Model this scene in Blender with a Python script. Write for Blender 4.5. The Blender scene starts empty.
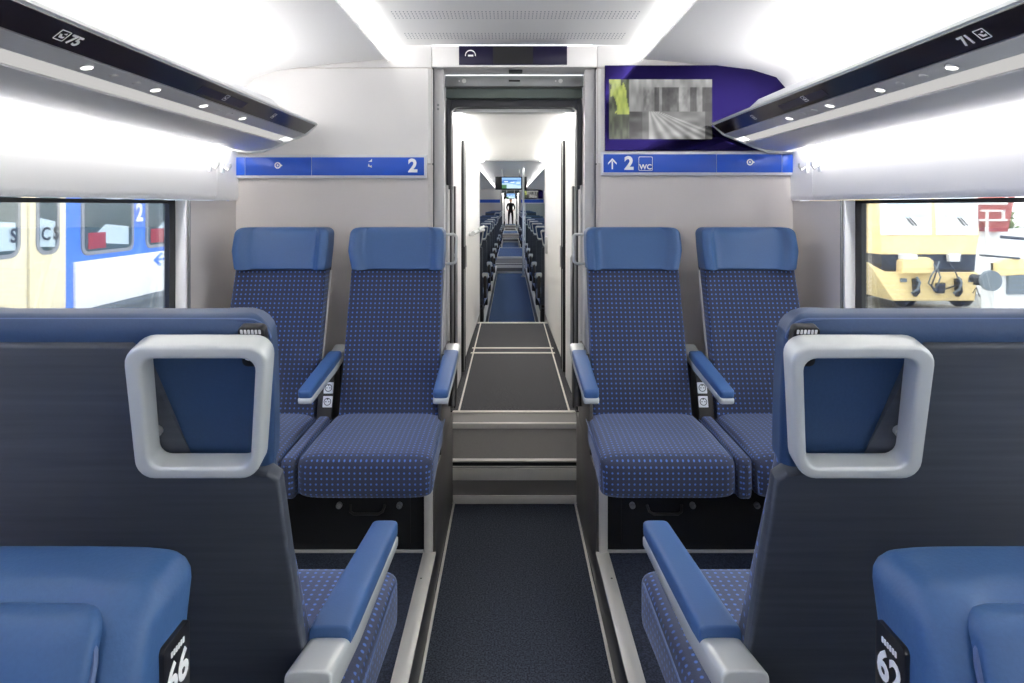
import bpy, bmesh, math, random
from mathutils import Vector, Matrix
C = bpy.context.scene.collection
random.seed(4)
PI = math.pi

# ------------------------------------------------------------------ camera, world, exposure
F, CX, CY, CAMX, CAMZ = 650.0, 510.0, 206.0, -0.022, 1.45
cd = bpy.data.cameras.new('camera'); cam = bpy.data.objects.new('camera', cd); C.objects.link(cam)
cam.location = (CAMX, 0, CAMZ)
cam.rotation_euler = (PI / 2, 0, 0)
cd.sensor_width = 36.0; cd.lens = 36.0 * F / 1024
cd.shift_x = (512 - CX) / 1024.0; cd.shift_y = -(341.5 - CY) / 1024.0
cd.clip_start = 0.02; cd.clip_end = 300
bpy.context.scene.camera = cam
vs = bpy.context.scene.view_settings
vs.view_transform = 'Standard'; vs.look = 'None'; vs.gamma = 1.0; vs.use_curve_mapping = False
vs.exposure = 1.15
w = bpy.data.worlds.new('sky'); bpy.context.scene.world = w; w.use_nodes = True
bg = w.node_tree.nodes['Background']; bg.inputs[0].default_value = (0.93, 0.97, 1.0, 1); bg.inputs[1].default_value = 2.25
COVE, RACKL, RACKUP, CORR, WALLW = 9.0, .27, 7.6, 9.0, 21.0


def W(px, py, Y):
    """a point at distance Y that the photograph shows at px, py"""
    return Vector((CAMX + (px - CX) * Y / F, Y, CAMZ + (CY - py) * Y / F))


# ------------------------------------------------------------------ materials
def srgb(r, g, b):
    f = lambda c: (c / 255 / 12.92) if c <= 10 else ((c / 255 + .055) / 1.055) ** 2.4
    return (f(r), f(g), f(b), 1)


M = {}


def mat(name, col, rough=.5, metal=0., bump=0., bscale=200., var=0., spec=.5, stretch=(1, 1, 1), sheen=0., coat=0., emit=None, estr=0.):
    m = bpy.data.materials.new(name); m.use_nodes = True; nt = m.node_tree
    b = nt.nodes['Principled BSDF']
    b.inputs['Base Color'].default_value = col; b.inputs['Roughness'].default_value = rough
    b.inputs['Metallic'].default_value = metal; b.inputs['Specular IOR Level'].default_value = spec
    if sheen:
        b.inputs['Sheen Weight'].default_value = sheen; b.inputs['Sheen Roughness'].default_value = .5
        b.inputs['Sheen Tint'].default_value = (.6, .7, 1, 1)
    if coat: b.inputs['Coat Weight'].default_value = coat; b.inputs['Coat Roughness'].default_value = .05
    if emit: b.inputs['Emission Color'].default_value = emit; b.inputs['Emission Strength'].default_value = estr
    if bump or var:
        tc = nt.nodes.new('ShaderNodeTexCoord'); mp = nt.nodes.new('ShaderNodeMapping')
        mp.inputs['Scale'].default_value = stretch
        nz = nt.nodes.new('ShaderNodeTexNoise'); nz.inputs['Scale'].default_value = bscale; nz.inputs['Detail'].default_value = 3
        nt.links.new(tc.outputs['Object'], mp.inputs['Vector']); nt.links.new(mp.outputs[0], nz.inputs['Vector'])
        if var:
            mx = nt.nodes.new('ShaderNodeMix'); mx.data_type = 'RGBA'
            mx.inputs['A'].default_value = tuple(c * (1 - var) for c in col[:3]) + (1,)
            mx.inputs['B'].default_value = tuple(min(1, c * (1 + var)) for c in col[:3]) + (1,)
            rp = nt.nodes.new('ShaderNodeMapRange'); rp.inputs['From Min'].default_value = .3; rp.inputs['From Max'].default_value = .7
            nt.links.new(nz.outputs['Fac'], rp.inputs['Value']); nt.links.new(rp.outputs[0], mx.inputs['Factor'])
            nt.links.new(mx.outputs['Result'], b.inputs['Base Color'])
        if bump:
            bp = nt.nodes.new('ShaderNodeBump'); bp.inputs['Strength'].default_value = bump; bp.inputs['Distance'].default_value = .002
            nt.links.new(nz.outputs['Fac'], bp.inputs['Height']); nt.links.new(bp.outputs[0], b.inputs['Normal'])
    M[name] = m
    return m


mat('white_panel', srgb(244, 243, 242), .38, bump=.03, bscale=8)
mat('ceiling_white', srgb(247, 247, 246), .45, bump=.02, bscale=8)
mat('bulkhead_upper', srgb(216, 214, 213), .42, bump=.03, bscale=8)
mat('bulkhead_lower', srgb(203, 197, 194), .45, bump=.03, bscale=8)
mat('post_grey', srgb(190, 189, 190), .4, bump=.03, bscale=60)
mat('rack_grey', srgb(178, 178, 182), .3, metal=.35)
mat('lip_white', srgb(215, 216, 220), .35)
mat('fascia_black', srgb(38, 32, 33), .16, spec=.4)
mat('aluminium', srgb(214, 211, 204), .38, metal=.4, bump=.1, bscale=30, stretch=(1, 40, 40))
mat('step_alu', srgb(236, 232, 224), .45, metal=.15, bump=.3, bscale=40, stretch=(1, 30, 30))
mat('silver', srgb(204, 207, 206), .28, metal=.15, coat=.3)
mat('satin_silver', srgb(190, 190, 190), .38, metal=.5)
mat('dark_metal', srgb(74, 72, 70), .35, metal=.6, bump=.1, bscale=40)
mat('steel_frame', srgb(140, 142, 144), .5, metal=.6)
mat('green_grey', srgb(88, 98, 94), .4, metal=.3)
mat('rubber', srgb(60, 61, 66), .55)
mat('black_rubber', srgb(20, 21, 24), .5)
mat('black_gloss', srgb(12, 8, 30), .10, spec=1.0)
M['black_gloss'].node_tree.nodes['Principled BSDF'].inputs['Specular Tint'].default_value = (.13, .09, .62, 1)
M['black_gloss'].node_tree.nodes['Principled BSDF'].inputs['IOR'].default_value = 1.55
mat('display_black', srgb(26, 22, 52), .35, spec=.2)
mat('box_black', srgb(17, 18, 22), .75, bump=.2, bscale=300, var=.25)
mat('side_panel', srgb(98, 94, 91), .35, metal=.5, bump=.05, bscale=40)
mat('step_grey', srgb(130, 126, 123), .6, bump=.15, bscale=300, var=.08)
mat('leather', srgb(58, 92, 138), .42, bump=.12, bscale=260, var=.04, spec=.4)
mat('leather_dark', srgb(48, 72, 108), .45, bump=.12, bscale=260, var=.04, spec=.4)
mat('arm_blue', srgb(62, 98, 150), .45, bump=.1, bscale=300)
mat('piping_blue', srgb(84, 104, 146), .5)
mat('shell', srgb(68, 73, 83), .4, bump=.03, bscale=6, var=.17, stretch=(.6, .6, 16), spec=.5)
mat('plate_black', srgb(24, 24, 28), .35)
mat('sign_blue', srgb(40, 88, 196), .3, spec=.4)
mat('sign_frame', srgb(214, 216, 222), .3, metal=.2)
mat('print_white', srgb(245, 245, 245), .5)
mat('print_grey', srgb(150, 154, 165), .5)
mat('print_red', srgb(196, 60, 66), .5)
mat('socket_white', srgb(232, 234, 236), .3)
mat('door_white', srgb(244, 243, 240), .35, bump=.02, bscale=20)
mat('cloth_black', srgb(20, 18, 22), .8)
mat('skin', srgb(180, 130, 105), .5)
mat('hair', srgb(40, 30, 24), .7)
mat('train_cream', srgb(255, 242, 204), .35)
mat('train_blue', srgb(84, 138, 240), .35)
mat('train_white', srgb(250, 250, 252), .35)
mat('train_grey', srgb(120, 130, 140), .5)
mat('dark_glass', srgb(78, 94, 96), .05, spec=.8)
mat('pale_glass', srgb(205, 222, 232), .08, spec=.8)
mat('window_rubber', srgb(150, 152, 158), .4)
mat('ballast', srgb(150, 150, 146), .9, bump=.8, bscale=14, var=.35)
mat('rail_steel', srgb(150, 140, 130), .4, metal=.7)
mat('vehicle_yellow', srgb(255, 228, 168), .4)
mat('vehicle_dark', srgb(52, 56, 66), .5)
mat('brick_red', srgb(170, 84, 84), .7, var=.1, bscale=6)
mat('leaf_green', srgb(112, 140, 84), .7, var=.4, bscale=3)
mat('seat_red', srgb(160, 50, 62), .6)


def carpet(name, base, spk):
    m = mat(name, base, .95, bump=.6, bscale=420, spec=.15, sheen=.12)
    nt = m.node_tree; b = nt.nodes['Principled BSDF']
    tc = nt.nodes['Texture Coordinate']; n = nt.nodes.new('ShaderNodeTexNoise'); n.inputs['Scale'].default_value = 170; n.inputs['Detail'].default_value = 3
    cr = nt.nodes.new('ShaderNodeValToRGB'); cr.color_ramp.elements[0].position = .38; cr.color_ramp.elements[0].color = tuple(c * .55 for c in base[:3]) + (1,)
    cr.color_ramp.elements[1].position = .68; cr.color_ramp.elements[1].color = spk
    nt.links.new(tc.outputs['Object'], n.inputs['Vector']); nt.links.new(n.outputs['Fac'], cr.inputs['Fac']); nt.links.new(cr.outputs[0], b.inputs['Base Color'])


carpet('carpet_navy', srgb(48, 51, 59), srgb(80, 86, 98))
carpet('carpet_side', srgb(36, 40, 50), srgb(54, 60, 76))
carpet('carpet_corridor', srgb(66, 65, 66), srgb(102, 100, 99))
carpet('carpet_blue', srgb(74, 100, 140), srgb(98, 126, 170))  # grazing sheen of the far aisle put into a bluer, lighter base colour


def fabric(name, base, dot, p):
    m = mat(name, base, .85, spec=.2, sheen=.5)
    nt = m.node_tree; b = nt.nodes['Principled BSDF']
    uv = nt.nodes.new('ShaderNodeUVMap')
    def vm(op, a, v=None):
        n = nt.nodes.new('ShaderNodeVectorMath'); n.operation = op; nt.links.new(a, n.inputs[0])
        if v: n.inputs[1].default_value = v
        return n
    s = vm('MULTIPLY', uv.outputs[0], (1 / p, 1 / p, 0)); f = vm('FRACTION', s.outputs[0]); d = vm('SUBTRACT', f.outputs[0], (.5, .5, 0)); l = vm('LENGTH', d.outputs[0])
    r = nt.nodes.new('ShaderNodeMapRange'); r.inputs['From Min'].default_value = .14; r.inputs['From Max'].default_value = .23
    r.inputs['To Min'].default_value = 1; r.inputs['To Max'].default_value = 0
    nt.links.new(l.outputs['Value'], r.inputs['Value'])
    tc = nt.nodes.new('ShaderNodeTexCoord'); nz = nt.nodes.new('ShaderNodeTexNoise'); nz.inputs['Scale'].default_value = 500
    nt.links.new(tc.outputs['Object'], nz.inputs['Vector'])
    c0 = nt.nodes.new('ShaderNodeMix'); c0.data_type = 'RGBA'; c0.inputs['A'].default_value = tuple(c * .7 for c in base[:3]) + (1,); c0.inputs['B'].default_value = tuple(c * 1.35 for c in base[:3]) + (1,)
    nt.links.new(nz.outputs['Fac'], c0.inputs['Factor'])
    c1 = nt.nodes.new('ShaderNodeMix'); c1.data_type = 'RGBA'; c1.inputs['B'].default_value = dot
    nt.links.new(r.outputs[0], c1.inputs['Factor']); nt.links.new(c0.outputs['Result'], c1.inputs['A']); nt.links.new(c1.outputs['Result'], b.inputs['Base Color'])
    bp = nt.nodes.new('ShaderNodeBump'); bp.inputs['Strength'].default_value = .3; bp.inputs['Distance'].default_value = .001
    nt.links.new(nz.outputs['Fac'], bp.inputs['Height']); nt.links.new(bp.outputs[0], b.inputs['Normal'])


fabric('fabric', srgb(54, 58, 76), srgb(82, 116, 190), .0185)


def emitter(name, col, s):
    m = bpy.data.materials.new(name); m.use_nodes = True; nt = m.node_tree; nt.nodes.clear()
    e = nt.nodes.new('ShaderNodeEmission'); o = nt.nodes.new('ShaderNodeOutputMaterial')
    e.inputs[0].default_value = col; e.inputs[1].default_value = s; nt.links.new(e.outputs[0], o.inputs[0]); M[name] = m


emitter('cove_light', (1, .985, .97, 1), COVE)
emitter('rack_light', (1, .98, .96, 1), RACKL)
emitter('rack_uplight', (1, .98, .97, 1), RACKUP)
emitter('corridor_light', (1, .97, .93, 1), CORR)
emitter('wall_wash', (1, .985, .97, 1), WALLW)
emitter('spot_light', (1, .98, .95, 1), 1.6)


def attr_emit(name, s, gloss):
    m = bpy.data.materials.new(name); m.use_nodes = True; nt = m.node_tree; b = nt.nodes['Principled BSDF']
    a = nt.nodes.new('ShaderNodeAttribute'); a.attribute_name = 'Col'
    b.inputs['Base Color'].default_value = (.01, .01, .012, 1); b.inputs['Roughness'].default_value = gloss
    nt.links.new(a.outputs['Color'], b.inputs['Emission Color']); b.inputs['Emission Strength'].default_value = s; M[name] = m


attr_emit('screen_lit', .8, .1)


def glass(name, tint, refl):
    m = bpy.data.materials.new(name); m.use_nodes = True; nt = m.node_tree; nt.nodes.clear()
    t = nt.nodes.new('ShaderNodeBsdfTransparent'); t.inputs[0].default_value = tint
    g = nt.nodes.new('ShaderNodeBsdfGlossy'); g.inputs['Roughness'].default_value = .02
    lw = nt.nodes.new('ShaderNodeFresnel'); lw.inputs[0].default_value = 1.45
    mt = nt.nodes.new('ShaderNodeMath'); mt.operation = 'MULTIPLY'; mt.inputs[1].default_value = refl
    mx = nt.nodes.new('ShaderNodeMixShader'); o = nt.nodes.new('ShaderNodeOutputMaterial')
    nt.links.new(lw.outputs[0], mt.inputs[0]); nt.links.new(mt.outputs[0], mx.inputs[0]); nt.links.new(t.outputs[0], mx.inputs[1]); nt.links.new(g.outputs[0], mx.inputs[2]); nt.links.new(mx.outputs[0], o.inputs[0])
    M[name] = m


glass('window_glass', (.96, .98, .98, 1), .6)
glass('screen_glass', (.82, .9, .88, 1), .5)


# ------------------------------------------------------------------ geometry helpers
class G:
    def __init__(s): s.bm = bmesh.new()

    def merge(s, t):
        me = bpy.data.meshes.new('tmp'); t.to_mesh(me); t.free(); s.bm.from_mesh(me); bpy.data.meshes.remove(me); return s

    def box(s, x0, x1, y0, y1, z0, z1, bev=0., seg=2):
        t = bmesh.new(); bmesh.ops.create_cube(t, size=1)
        for v in t.verts:
            v.co = Vector((x0 + (v.co.x + .5) * (x1 - x0), y0 + (v.co.y + .5) * (y1 - y0), z0 + (v.co.z + .5) * (z1 - z0)))
        if bev: bmesh.ops.bevel(t, geom=t.edges[:], offset=bev, segments=seg, profile=.5, affect='EDGES')
        return s.merge(t)

    def prism(s, pts, mapf, d0, d1, bev=0., seg=2):
        """closed outline pts (u, v); mapf(u, v, d) -> Vector"""
        t = bmesh.new(); a = [t.verts.new(mapf(u, v, d0)) for u, v in pts]; b = [t.verts.new(mapf(u, v, d1)) for u, v in pts]
        n = len(pts); fa = t.faces.new(a); fb = t.faces.new(b[::-1])
        for i in range(n): t.faces.new((a[i], b[i], b[(i + 1) % n], a[(i + 1) % n]))
        if bev:
            ed = list(fa.edges) + list(fb.edges)
            bmesh.ops.bevel(t, geom=ed, offset=bev, segments=seg, profile=.5, affect='EDGES')
        return s.merge(t)

    def ringprism(s, outer, inner, mapf, d0, d1, bev=0., seg=3):
        t = bmesh.new(); n = len(outer)
        V = [[t.verts.new(mapf(u, v, d)) for u, v in o] for d in (d0, d1) for o in (outer, inner)]
        oa, ia, ob, ib = V
        for i in range(n):
            j = (i + 1) % n
            t.faces.new((oa[i], oa[j], ia[j], ia[i])); t.faces.new((ob[i], ib[i], ib[j], ob[j]))
            t.faces.new((oa[i], ob[i], ob[j], oa[j])); t.faces.new((ia[i], ia[j], ib[j], ib[i]))
        if bev:
            R = set(oa + ia + ob + ib); ed = []
            for L in V:
                for i in range(n):
                    e = t.edges.get((L[i], L[(i + 1) % n]))
                    if e: ed.append(e)
            bmesh.ops.bevel(t, geom=ed, offset=bev, segments=seg, profile=.5, affect='EDGES')
        return s.merge(t)

    def cyl(s, p0, p1, r, n=12, r2=None):
        p0, p1 = Vector(p0), Vector(p1); d = p1 - p0; t = bmesh.new()
        bmesh.ops.create_cone(t, cap_ends=True, segments=n, radius1=r, radius2=r if r2 is None else r2, depth=d.length)
        q = d.to_track_quat('Z', 'Y')
        bmesh.ops.transform(t, matrix=Matrix.Translation((p0 + p1) / 2) @ q.to_matrix().to_4x4(), verts=t.verts)
        return s.merge(t)

    def tube(s, pts, r, n=10, closed=False):
        pts = [Vector(p) for p in pts]; t = bmesh.new(); rings = []; m = len(pts); up = None
        for i in range(m):
            a = pts[(i - 1) % m] if (closed or i) else pts[i]; b = pts[(i + 1) % m] if (closed or i < m - 1) else pts[i]
            d = (b - a).normalized()
            if up is None: up = d.orthogonal().normalized()
            u = (up - d * up.dot(d)).normalized(); up = u; v = d.cross(u)
            rings.append([t.verts.new(pts[i] + (u * math.cos(2 * PI * k / n) + v * math.sin(2 * PI * k / n)) * r) for k in range(n)])
        for i in range(m if closed else m - 1):
            A, B = rings[i], rings[(i + 1) % m]
            for k in range(n): t.faces.new((A[k], A[(k + 1) % n], B[(k + 1) % n], B[k]))
        if not closed: t.faces.new(rings[0][::-1]); t.faces.new(rings[-1])
        return s.merge(t)

    def loft(s, rings):
        t = bmesh.new(); R = [[t.verts.new(p) for p in r] for r in rings]; n = len(rings[0])
        for A, B in zip(R, R[1:]):
            for k in range(n): t.faces.new((A[k], A[(k + 1) % n], B[(k + 1) % n], B[k]))
        t.faces.new(R[0][::-1]); t.faces.new(R[-1]); return s.merge(t)

    def sphere(s, c, rx, ry=None, rz=None, u=16, v=10):
        t = bmesh.new(); bmesh.ops.create_uvsphere(t, u_segments=u, v_segments=v, radius=1)
        ry = ry or rx; rz = rz or rx
        for q in t.verts: q.co = Vector((c[0] + q.co.x * rx, c[1] + q.co.y * ry, c[2] + q.co.z * rz))
        return s.merge(t)

    def build(s, name, m, parent=None, smooth=True, loc=None, uv=False):
        bmesh.ops.recalc_face_normals(s.bm, faces=s.bm.faces)
        me = bpy.data.meshes.new(name)
        if uv:
            L = s.bm.loops.layers.uv.new('UVMap')
            for f in s.bm.faces:
                n = f.normal; a = (abs(n.x), abs(n.y), abs(n.z)); k = a.index(max(a))
                for l in f.loops:
                    c = l.vert.co
                    l[L].uv = ((c.y, c.z), (c.x, c.z), (c.x, c.y))[k]
        s.bm.to_mesh(me); s.bm.free()
        me.materials.append(M[m])
        if smooth:
            me.polygons.foreach_set('use_smooth', [True] * len(me.polygons))
            me.set_sharp_from_angle(angle=math.radians(38))
        o = bpy.data.objects.new(name, me); C.objects.link(o)
        if parent is not None:
            o.parent = parent
            if parent.type == 'EMPTY' and parent.get('_world'): o.location = -Vector(parent.location)
        if loc is not None: o.location = loc
        return o


def rrect(u0, u1, v0, v1, r, n=5):
    out = []
    for cx, cy, a0 in ((u1 - r, v1 - r, 0), (u0 + r, v1 - r, 90), (u0 + r, v0 + r, 180), (u1 - r, v0 + r, 270)):
        for i in range(n + 1):
            a = math.radians(a0 + 90 * i / n); out.append((cx + r * math.cos(a), cy + r * math.sin(a)))
    return out


def tag(o, label=None, cat=None, group=None, kind=None):
    if label: o['label'] = label
    if cat: o['category'] = cat
    if group: o['group'] = group
    if kind: o['kind'] = kind
    return o


def thing(name, label, cat, loc=(0, 0, 0), rz=0, group=None, world=False):
    o = bpy.data.objects.new(name, None); C.objects.link(o); o.location = loc; o.rotation_euler = (0, 0, rz)
    if world: o['_world'] = 1
    o.empty_display_size = .1
    return tag(o, label, cat, group)


def struct(name, g, m, parent=None, smooth=True):
    o = g.build(name, m, parent, smooth)
    if parent is None: o['kind'] = 'structure'
    return o


def dup(root, loc, rz=None, label=None, group=None):
    r = root.copy(); C.objects.link(r); r.location = loc
    if rz is not None: r.rotation_euler = (0, 0, rz)
    if label: r['label'] = label
    if group: r['group'] = group
    for ch in list(root.children):
        c = ch.copy(); C.objects.link(c); c.parent = r
        for gch in ch.children:
            d = gch.copy(); C.objects.link(d); d.parent = c
    return r


def ring(c, hw, ht, n, m, U, V, deform=None):
    out = []
    for k in range(m):
        a = 2 * PI * k / m; ca, sa = math.cos(a), math.sin(a)
        u = hw * math.copysign(abs(ca) ** (2 / n), ca); v = ht * math.copysign(abs(sa) ** (2 / n), sa)
        if deform: u, v = deform(u, v, hw, ht)
        out.append(c + U * u + V * v)
    return out


def pad(path, L, r0, r1, U, V, n=6, m=44, k=8, deform=None):
    """soft block: path(t) -> centre, half width, half thickness; ends rounded by r0, r1"""
    ts = [r0 * (1 - math.cos(PI / 2 * i / 5)) for i in range(6)] + [r0 + (L - r0 - r1) * i / k for i in range(1, k)] + [L - r1 * (1 - math.cos(PI / 2 * i / 5)) for i in range(5, -1, -1)]
    rings = []
    for t in ts:
        c, hw, ht = path(min(1, max(0, t / L))); sh = 0
        if t < r0: sh = r0 - math.sqrt(max(0, r0 * r0 - (r0 - t) ** 2))
        if t > L - r1: sh = r1 - math.sqrt(max(0, r1 * r1 - (t - L + r1) ** 2))
        rings.append(ring(c, hw - sh, max(.002, ht - sh), n, m, U, V, deform))
    return G().loft(rings)


X_, Y_, Z_ = Vector((1, 0, 0)), Vector((0, 1, 0)), Vector((0, 0, 1))


def text(name, s, size, org, right, up, m, parent=None, thick=.0006, bold=.0, align='LEFT'):
    cu = bpy.data.curves.new('t', 'FONT'); cu.body = s; cu.size = size; cu.extrude = thick; cu.offset = bold; cu.align_x = align; cu.resolution_u = 3
    ob = bpy.data.objects.new('t', cu); C.objects.link(ob); dg = bpy.context.evaluated_depsgraph_get(); dg.update()
    me = bpy.data.meshes.new_from_object(ob.evaluated_get(dg)); bpy.data.objects.remove(ob); bpy.data.curves.remove(cu)
    r, u = Vector(right).normalized(), Vector(up).normalized(); n = r.cross(u)
    mt = Matrix(((r.x, u.x, n.x, org[0]), (r.y, u.y, n.y, org[1]), (r.z, u.z, n.z, org[2]), (0, 0, 0, 1)))
    me.transform(mt); me.materials.clear(); me.materials.append(M[m])
    o = bpy.data.objects.new(name, me); C.objects.link(o)
    if parent is not None:
        o.parent = parent
        if parent.type == 'EMPTY' and parent.get('_world'): o.location = -Vector(parent.location)
    return o


def plane_map(org, right, up):
    o, r, u = Vector(org), Vector(right).normalized(), Vector(up).normalized(); n = r.cross(u)
    return lambda a, b, d: o + r * a + u * b + n * d


def picture(name, func, mp, w_, h_, nx, ny, parent, m='screen_lit'):
    """a lit screen: a fine grid whose corner colours carry the picture"""
    me = bpy.data.meshes.new(name); vs_ = []; fs = []; cols = []
    for j in range(ny + 1):
        for i in range(nx + 1):
            vs_.append(mp(w_ * i / nx, h_ * j / ny, 0)); cols += list(func(i / nx, j / ny)) + [1]
    for j in range(ny):
        for i in range(nx):
            a = j * (nx + 1) + i; fs.append((a, a + 1, a + nx + 2, a + nx + 1))
    me.from_pydata(vs_, [], fs); at = me.color_attributes.new('Col', 'FLOAT_COLOR', 'POINT'); at.data.foreach_set('color', cols)
    me.materials.append(M[m]); o = bpy.data.objects.new(name, me); C.objects.link(o); o.parent = parent
    if parent.type == 'EMPTY' and parent.get('_world'): o.location = -Vector(parent.location)
    return o


# ------------------------------------------------------------------ car body: floors, walls, ceilings
HALF = 1.358            # half width of the saloon
PLAT = .155             # raised floor under the seats
B0 = 3.17               # bulkhead
V1 = 6.25               # far end of the vestibule
PERIOD = [(-4.5, 3.17, 6.25), (6.25, 26.0, 29.4), (29.4, 38.0, 41.0)]


def saloon(i, y0, y1):
    cp = 'carpet_navy' if i == 0 else 'carpet_blue'
    struct('floor', G().box(-.32, .32, y0, y1, -.05, 0), cp, smooth=False)
    ps = y0 if i else .72
    for s in (-1, 1):
        nm = 'left' if s < 0 else 'right'
        a, b = sorted((s * .306, s * HALF))
        struct('floor_' + nm, G().box(a, b, ps, y1, -.05, PLAT), 'carpet_side', smooth=False)
        if i == 0: struct('floor_' + nm, G().box(a, b, y0, ps, -.05, 0), 'carpet_side', smooth=False)
        # edge of the raised floor: dark face, aluminium nosing, pale bottom strip
        a, b = sorted((s * .300, s * .308)); struct('trim_1', G().box(a, b, ps, 2.425 if i == 0 else y1, 0, PLAT), 'dark_metal', smooth=False)
        a, b = sorted((s * .298, s * .346)); n = struct('trim_2', G().box(a, b, ps, 2.425 if i == 0 else y1, PLAT - .004, PLAT + .006, .002), 'aluminium')
        if i == 0:
            g = G()
            for yy in (1.2, 1.75, 2.25): g.cyl((s * .33, yy, PLAT + .0055), (s * .33, yy, PLAT + .0068), .0035, 10)
            g.build('screw', 'dark_metal', n)
        a, b = sorted((s * .290, s * .299)); struct('trim_3', G().box(a, b, ps, y1, 0, .010, .001), 'aluminium')
    # ceiling: perforated centre panel, light coves, sloping side panels
    ce = struct('ceiling', G().box(-.74, .74, y0, y1, 2.235, 2.26), 'ceiling_white', smooth=False)
    for s in (-1, 1):
        nm = 'left' if s < 0 else 'right'
        prof = [(.615, 2.150), (.63, 2.166), (.9, 2.142), (1.15, 2.112), (1.27, 2.075), (1.335, 2.00), (1.356, 1.93), (1.39, 1.93), (1.39, 2.30), (.74, 2.30), (.74, 2.178), (.66, 2.176), (.62, 2.168), (.614, 2.156)]
        struct('ceiling_' + nm, G().prism([(s * u, v) for u, v in prof], lambda u, v, d: Vector((u, d, v)), y0, y1), 'ceiling_white')
        a, b = sorted((s * .722, s * .728))
        t = thing('cove_light', 'white cove light on the %s of the ceiling, %s' % (nm, ['over the near seats', 'in the next carriage', 'in the farthest carriage'][i]), 'ceiling light', (s * .62, (y0 + y1) / 2, 2.25), world=True)
        G().box(a, b, y0 + .01, y1 - .004, 2.186, 2.230).build('diffuser', 'cove_light', t, False)
        a, b = sorted((s * .729, s * .739)); G().box(a, b, y0 + .01, y1 - .004, 2.180, 2.234).build('housing', 'lip_white', t, False)
    # side walls
    wz0, wz1 = .92, 1.474
    wy0, wy1 = (y0 + .5, 2.67) if i == 0 else (y0 + .6, y1 - .6)  # near window drawn long behind the camera, without pillars, for more daylight
    for s in (-1, 1):
        nm = 'left' if s < 0 else 'right'
        X = lambda a, b: sorted((s * a, s * b))
        g = G()
        for (xa, xb, ya, yb, za, zb) in ((HALF, 1.42, y0, y1, 0, wz0), (HALF, 1.42, y0, wy0, wz0, wz1), (HALF, 1.42, wy1, y1, wz0, wz1)):
            a, b = X(xa, xb); g.box(a, b, ya, yb, za, zb)
        wl = struct('wall_' + nm, g, 'bulkhead_lower', smooth=False)
        # upper panel with a rounded lower edge, seam near the bulkhead
        prof = [(1.350, 1.482), (1.356, 1.476), (1.42, 1.476), (1.42, 2.0), (1.358, 2.0), (1.347, 1.74), (1.346, 1.50)]
        cuts = [(y0, 2.936), (2.940, y1)] if i == 0 else [(y0, y1)]
        for k, (c0, c1) in enumerate(cuts):
            o = G().prism([(s * u, v) for u, v in prof], lambda u, v, d: Vector((u, d, v)), c0, c1).build('upper_panel', 'white_panel', wl)
        # window: gasket, pale reveal, pane
        fr = G(); a, b = X(1.392, 1.412)
        gk = .028
        fr.box(a, b, wy0, wy1, wz1 - .014, wz1); fr.box(a, b, wy0, wy1, wz0, wz0 + gk); fr.box(a, b, wy0, wy0 + gk, wz0, wz1); fr.box(a, b, wy1 - gk * 2, wy1, wz0, wz1)
        wn = struct('window_%d' % (2 * i + (1 if s < 0 else 2)), fr, 'black_rubber', smooth=False)
        a, b = X(1.40, 1.405); G().box(a, b, wy0 + .01, wy1 - .01, wz0 + .01, wz1 - .01).build('pane', 'window_glass', wn, False)
        g = G(); a, b = X(1.350, 1.40)
        g.box(a, b, wy1 - .008, wy1 + .004, wz0, wz1); g.box(a, b, wy0 - .004, wy0 + .008, wz0, wz1); g.box(a, b, wy0, wy1, wz0 - .004, wz0 + .008)
        g.build('reveal', 'white_panel', wn, False)
        if i == 0:
            a, b = X(1.343, 1.353); G().box(a, b, wy1 + .012, wy1 + .020, wz0, wz1, .001).build('window_trim', 'steel_frame', wn)


for i, (y0, y1, y2) in enumerate(PERIOD[:4]): saloon(i, y0, y1)
struct('wall_back', G().box(-1.42, 1.42, -4.6, -4.5, -.05, 2.3), 'bulkhead_upper', smooth=False)

# perforations of the near ceiling panel
g = G()
for yc in (2.67, 3.0):
    for r in range(4):
        for k in range(64):
            x = -.5 + k * 1.0 / 63; y = yc - .045 + r * .03
            g.box(x - .0022, x + .0022, y - .005, y + .005, 2.2342, 2.2354)
o = g.build('perforation', 'print_grey', [c for c in C.objects if c.name == 'ceiling'][0], False); o['kind'] = 'stuff'


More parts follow.
